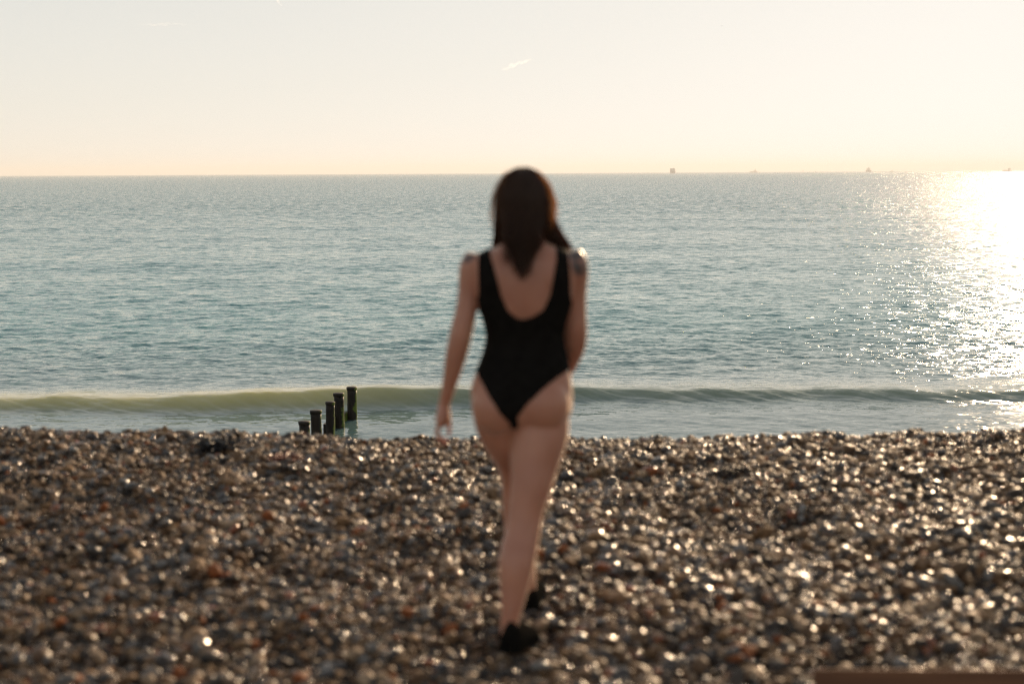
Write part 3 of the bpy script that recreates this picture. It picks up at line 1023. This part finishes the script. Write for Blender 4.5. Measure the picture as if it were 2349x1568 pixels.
def ribbons(name, x, y, size, n, colr, label, cat, seed):
    r2 = np.random.default_rng(seed)
    vs, fs = [], []
    for k in range(n):
        a = r2.uniform(0, 6.28); L2 = size * r2.uniform(.5, 1.1); wd = size * r2.uniform(.06, .13)
        p = np.array([r2.normal(0, size * .30), r2.normal(0, size * .22), 0.0])
        p[2] = ground(x + p[0], y + p[1]) + .018 + r2.uniform(0, size * .30)
        base = len(vs)
        for t in range(9):
            a += r2.normal(0, .5)
            wd2 = wd * math.sin(math.pi * (t + .6) / 9.2)
            side = np.array([-math.sin(a), math.cos(a), r2.normal(0, .3)])
            for sgn, up in ((-1, 0), (0, .004), (1, 0), (0, -.004)):
                vs.append(p + side * wd2 * sgn + np.array([0, 0, up]))
            p = p + np.array([math.cos(a), math.sin(a), r2.normal(0, .35)]) * L2 / 9
            p[2] = max(p[2], ground(x + p[0], y + p[1]) + .016)
        for t in range(8):
            for q in range(4):
                fs.append((base + 4 * t + q, base + 4 * t + (q + 1) % 4, base + 4 * t + 4 + (q + 1) % 4, base + 4 * t + 4 + q))
    m, ntr, b = mat(name)
    nr = N(ntr, 'ShaderNodeTexNoise', i_Scale=14.0)
    rr5 = ramp(ntr, [(0.3, tuple(c * .6 for c in colr)), (0.7, tuple(c * 1.3 for c in colr))], nr.outputs['Fac'])
    ntr.links.new(rr5.outputs[0], b.inputs['Base Color'])
    b.inputs['Roughness'].default_value = 0.5
    o = link(name, mesh_np(name, vs, fs), m)
    o.location = (x, y, 0)
    return tag(o, label, cat)


def spot(u, v):
    y = 6.0
    for _ in range(30):
        p = at(u, v, y)
        y -= (ground(p.x, p.y) - p.z) * 3.0 * (1 if y < 8.9 else .6)
        y = min(max(y, 3.5), 9.2)
    p = at(u, v, y)
    return p.x, y


x, y = spot(497, 1034); ribbons('seaweed', x, y, .14, 100, (.006, .0045, .003), 'black clump of dry seaweed on the shingle near the crest', 'seaweed', 1)
x, y = spot(1690, 1092); ribbons('seaweed', x, y, .12, 50, (.022, .013, .007), 'dark brown tangle put in for a shadowed hollow in the shingle, lower than the crest', 'seaweed', 2)  # dark ribbons added in place of a hollow lying in shadow
x, y = spot(655, 1064); ribbons('seaweed', x, y, .12, 34, (.16, .045, .016), 'rust red scraps of seaweed among the pebbles', 'seaweed', 3)

m, nts, b = mat('bleached_driftwood')
tcd = N(nts, 'ShaderNodeTexCoord')
nd = N(nts, 'ShaderNodeTexNoise', i_Scale=30.0, i_Detail=4.0)
nts.links.new(tcd.outputs['Object'], nd.inputs['Vector'])
rd = ramp(nts, [(0.3, (0.30, 0.22, 0.15)), (0.7, (0.48, 0.38, 0.27))], nd.outputs['Fac'])
nts.links.new(rd.outputs[0], b.inputs['Base Color'])
b.inputs['Roughness'].default_value = 0.6
M_DRIFT = m
for (u, v, ln, yaw, tilt, rad, lab) in ((2310, 1092, .26, 0.06, .02, .012, 'long pale driftwood stick lying flat on the shingle'),
                                        (2188, 1128, .11, 1.2, .75, .009, 'short pale stick put in for a glint on the pebbles'),  # this stick and the next two stand in for glinting stones
                                        (2060, 1155, .15, 2.0, .35, .008, 'thin bent pale twig put in for a glint on the pebbles'),
                                        (273, 1082, .09, 1.4, .9, .008, 'upright pale stub put in for a glint on the shingle'),
                                        (660, 1168, .15, -.35, .08, .010, 'curved bleached driftwood stick lying among dark pebbles')):
    x, y = spot(u, v)
    me = ring_tube([(ln * (t / 11 - .5), rad * (1 - .5 * abs(t / 11 - .4))) for t in range(12)], u, 10, .12)
    for vv in me.vertices:
        vv.co.x += 0.10 * ln * math.sin((vv.co.z / ln + .5) * 3.3)
    o = link('pale_stick', me, M_DRIFT)
    o.matrix_world = Matrix.Translation((x, y, ground(x, y) + .028 + ln * .5 * math.sin(tilt) * .8)) @ Matrix.Rotation(yaw, 4, 'Z') @ Matrix.Rotation(math.pi / 2 - tilt, 4, 'Y')
    tag(o, lab, 'driftwood')

# ------------------------------------------------------------------ shipping on the horizon
def paint(name, c, rough=.5):
    m, ntp, b = mat(name)
    npn = N(ntp, 'ShaderNodeTexNoise', i_Scale=0.2, i_Detail=4.0)
    rp = ramp(ntp, [(0.3, tuple(k * .85 for k in c)), (0.7, tuple(min(1, k * 1.1) for k in c))], npn.outputs['Fac'])
    ntp.links.new(rp.outputs[0], b.inputs['Base Color'])
    b.inputs['Roughness'].default_value = rough
    return m


M_HULL, M_HOUSE, M_CRATE = paint('hull_paint', (.30, .27, .25)), paint('deckhouse_paint', (.55, .52, .48)), paint('container_paint', (.38, .32, .27))


def box_mesh(dx, dy, dz, taper=0.0):
    bm = bmesh.new()
    bmesh.ops.create_cube(bm, size=1)
    for v in bm.verts:
        f = 1 - taper if v.co.z > 0 else 1
        v.co = Vector((v.co.x * dx * f, v.co.y * dy * f, (v.co.z + .5) * dz))
    bmesh.ops.bevel(bm, geom=bm.edges[:], offset=min(dx, dy, dz) * .05, segments=1)
    me = bpy.data.meshes.new('box'); bm.to_mesh(me); bm.free()
    return me


def hull_mesh(L, B, H):
    bm = bmesh.new()
    prof = [(-.5, .7), (-.44, .95), (0, 1), (.32, .95), (.44, .55), (.5, .06)]
    lo, hi = [], []
    for s_, wd in prof:
        lo.append((bm.verts.new((s_ * L * .94, wd * B / 2 * .8, -2)), bm.verts.new((s_ * L * .94, -wd * B / 2 * .8, -2))))
        sheer = H * (1 + .25 * max(0, s_ - .2) / .3)
        hi.append((bm.verts.new((s_ * L, wd * B / 2, sheer)), bm.verts.new((s_ * L, -wd * B / 2, sheer))))
    for i in range(len(prof) - 1):
        bm.faces.new((lo[i][0], lo[i + 1][0], hi[i + 1][0], hi[i][0]))
        bm.faces.new((lo[i][1], hi[i][1], hi[i + 1][1], lo[i + 1][1]))
        bm.faces.new((hi[i][0], hi[i + 1][0], hi[i + 1][1], hi[i][1]))
        bm.faces.new((lo[i][0], lo[i][1], lo[i + 1][1], lo[i + 1][0]))
    bm.faces.new((lo[0][0], hi[0][0], hi[0][1], lo[0][1])); bm.faces.new((lo[-1][0], lo[-1][1], hi[-1][1], hi[-1][0]))
    bmesh.ops.recalc_face_normals(bm, faces=bm.faces[:])
    me = bpy.data.meshes.new('hull'); bm.to_mesh(me); bm.free()
    return me


def ship(u, dist_, yaw, L, B, H, parts, label, cat='ship', group='ships on the horizon'):
    p = at(u, 397, dist_)
    root = tag(empty('cargo_ship', (p.x, dist_, SEA_Z)), label, cat, group)
    root.rotation_euler = (0, 0, yaw)
    link('hull', hull_mesh(L, B, H), M_HULL, root, smooth=False)
    for nm, mt, dx, dy, dz, x, y, z in parts:
        o = link(nm, box_mesh(dx, dy, dz, .04), mt, root, smooth=False)
        o.location = (x, y, z)
    return root


HZ = math.pi / 2
ship(1543, 5200, HZ, 70, 15, 6, [('container_stack', M_CRATE, 40, 6.2, 11.5, 8, -3.6, 6), ('container_stack', M_CRATE, 40, 6.2, 11.5, 8, 3.6, 6), ('deckhouse', M_HOUSE, 9, 12, 9, -27, 0, 6), ('funnel', M_HULL, 3, 3, 4, -30, 0, 15)],
     'tall boxy container ship seen end on, the darkest shape on the horizon')
ship(1729, 7200, 0.15, 46, 10, 3.2, [('deckhouse', M_HOUSE, 16, 8, 5, 6, 0, 3.2), ('wheelhouse', M_HOUSE, 7, 7, 4, 7, 0, 8.2), ('mast', M_HULL, 1.5, 1.5, 5, 7, 0, 12.2), ('hatch', M_CRATE, 12, 7, 2, -12, 0, 3.2)],
     'low pale ship with a peaked wheelhouse on the horizon', )
ship(1992, 6800, HZ, 60, 18, 8, [('deckhouse', M_HOUSE, 12, 16, 9, 0, 0, 8), ('wheelhouse', M_HOUSE, 5, 7, 4, 0, 0, 17)],
     'squat pale ship with a stubby top on the bright horizon')
ship(2045, 7600, 0.3, 22, 7, 2.5, [('wheelhouse', M_HOUSE, 5, 5, 4.5, 3, 0, 2.5)], 'small faint coaster beside the squat ship on the horizon')
ship(2310, 7400, 0.2, 52, 11, 4, [('deckhouse', M_HOUSE, 11, 9, 11, 12, 0, 4), ('hatch', M_CRATE, 16, 7, 3, -10, 0, 4)], 'faint ship almost lost in the sun glare on the horizon')
for u, hgt, lab in ((1842, 9, 'thin dark marker pole on the horizon'), (1871, 5, 'small faint marker buoy on the horizon')):
    p = at(u, 397, 5000)
    root = tag(empty('marker_buoy', (p.x, 5000, SEA_Z)), lab, 'buoy', 'marker buoys on the horizon')
    link('float', ring_tube([(-.6, 1.2), (0, 1.5), (.9, 1.4), (1.1, .7)], u, 12, .01), M_HULL, root)
    link('pole', ring_tube([(1.0, .5), (hgt * .7, .4), (hgt * .72, .9), (hgt, .6)], u, 8, .01), M_HULL, root)

# a small bird high over the water
bp_ = at(1656, 60, 330)
root = tag(empty('bird', bp_), 'small dark bird flying high over the sea', 'bird')
M_BIRD = paint('bird_plumage', (.06, .055, .05))
link('body', ring_tube([(-.14, .008), (-.10, .03), (0, .05), (.08, .038), (.12, .026), (.15, .006)], 5, 10, .02), M_BIRD, root)
root.rotation_euler = (HZ, 0, .4)
for sgn in (-1, 1):
    vs = [(0, .02, -.05), (0, .02, .05), (sgn * .13, .07, .05), (sgn * .13, .07, -.03), (sgn * .30, .03, -.03), (0, .012, -.05), (0, .012, .05), (sgn * .13, .06, .05), (sgn * .13, .06, -.03), (sgn * .30, .025, -.03)]
    me = bpy.data.meshes.new('wing')
    me.from_pydata(vs, [], [(0, 1, 2, 3), (3, 2, 4), (5, 8, 7, 6), (8, 9, 7), (1, 6, 7, 2), (2, 7, 9, 4), (4, 9, 8, 3), (3, 8, 5, 0)])
    link('wing', me, M_BIRD, root, smooth=False)

# ------------------------------------------------------------------ sea haze
m = bpy.data.materials.new('sea_haze')
m.use_nodes = True
hn = m.node_tree
hn.nodes.remove(hn.nodes['Principled BSDF'])
pv = hn.nodes.new('ShaderNodeVolumePrincipled')
pv.inputs['Color'].default_value = (0.95, 0.93, 0.92, 1)
pv.inputs['Density'].default_value = 0.00014
pv.inputs['Anisotropy'].default_value = 0.15
hn.links.new(pv.outputs[0], hn.nodes['Material Output'].inputs['Volume'])
bm = bmesh.new()
bmesh.ops.create_cube(bm, size=1)
me = bpy.data.meshes.new('haze'); bm.to_mesh(me); bm.free()
hz = tag(link('haze', me, m, smooth=False), kind='stuff')
hz.scale = (60000, 15400, 75)
hz.location = (0, 15400 / 2 - 150, 75 / 2 - 8)

# ------------------------------------------------------------------ three scraps of cloud, well beyond and above the haze
m = bpy.data.materials.new('thin_cloud')
m.use_nodes = True
cn = m.node_tree
cn.nodes.remove(cn.nodes['Principled BSDF'])
pv = cn.nodes.new('ShaderNodeVolumePrincipled')
pv.inputs['Color'].default_value = (1, 0.97, 0.95, 1)
pv.inputs['Density'].default_value = 0.0035
pv.inputs['Anisotropy'].default_value = 0.6
cn.links.new(pv.outputs[0], cn.nodes['Material Output'].inputs['Volume'])
for (u, v, wpx, hpx, tilt, lab, sd) in ((1185, 148, 62, 14, .42, 'short slanting scrap of pale cloud above the head', 1),
                                        (638, 4, 26, 10, -.8, 'tiny hooked wisp of cloud high above the groyne posts', 2),
                                        (375, 56, 90, 9, .03, 'long faint streak of cloud above the open sea', 3)):
    p = at(u, v, 9000)
    k = 9000 / FPX
    r3 = random.Random(sd)
    bm = bmesh.new()
    for j in range(14):
        t = j / 6.5 - 1
        c = Vector((t * wpx / 2 * k, r3.gauss(0, 8), r3.gauss(0, hpx * .12 * k)))
        rr = hpx / 2 * k * r3.uniform(.35, .8) * (1 - .5 * abs(t))
        mt4 = Matrix.Translation(c) @ Matrix.Diagonal((max(rr * r3.uniform(1.4, 2.4), wpx * .09 * k), rr * 1.5, rr, 1))
        bmesh.ops.create_icosphere(bm, subdivisions=2, radius=1, matrix=mt4)
    me = bpy.data.meshes.new('cloud'); bm.to_mesh(me); bm.free()
    o = tag(link('cloud', me, m), lab, 'cloud', 'scraps of cloud')
    o.location = p
    o.rotation_euler = (0, -tilt, 0)
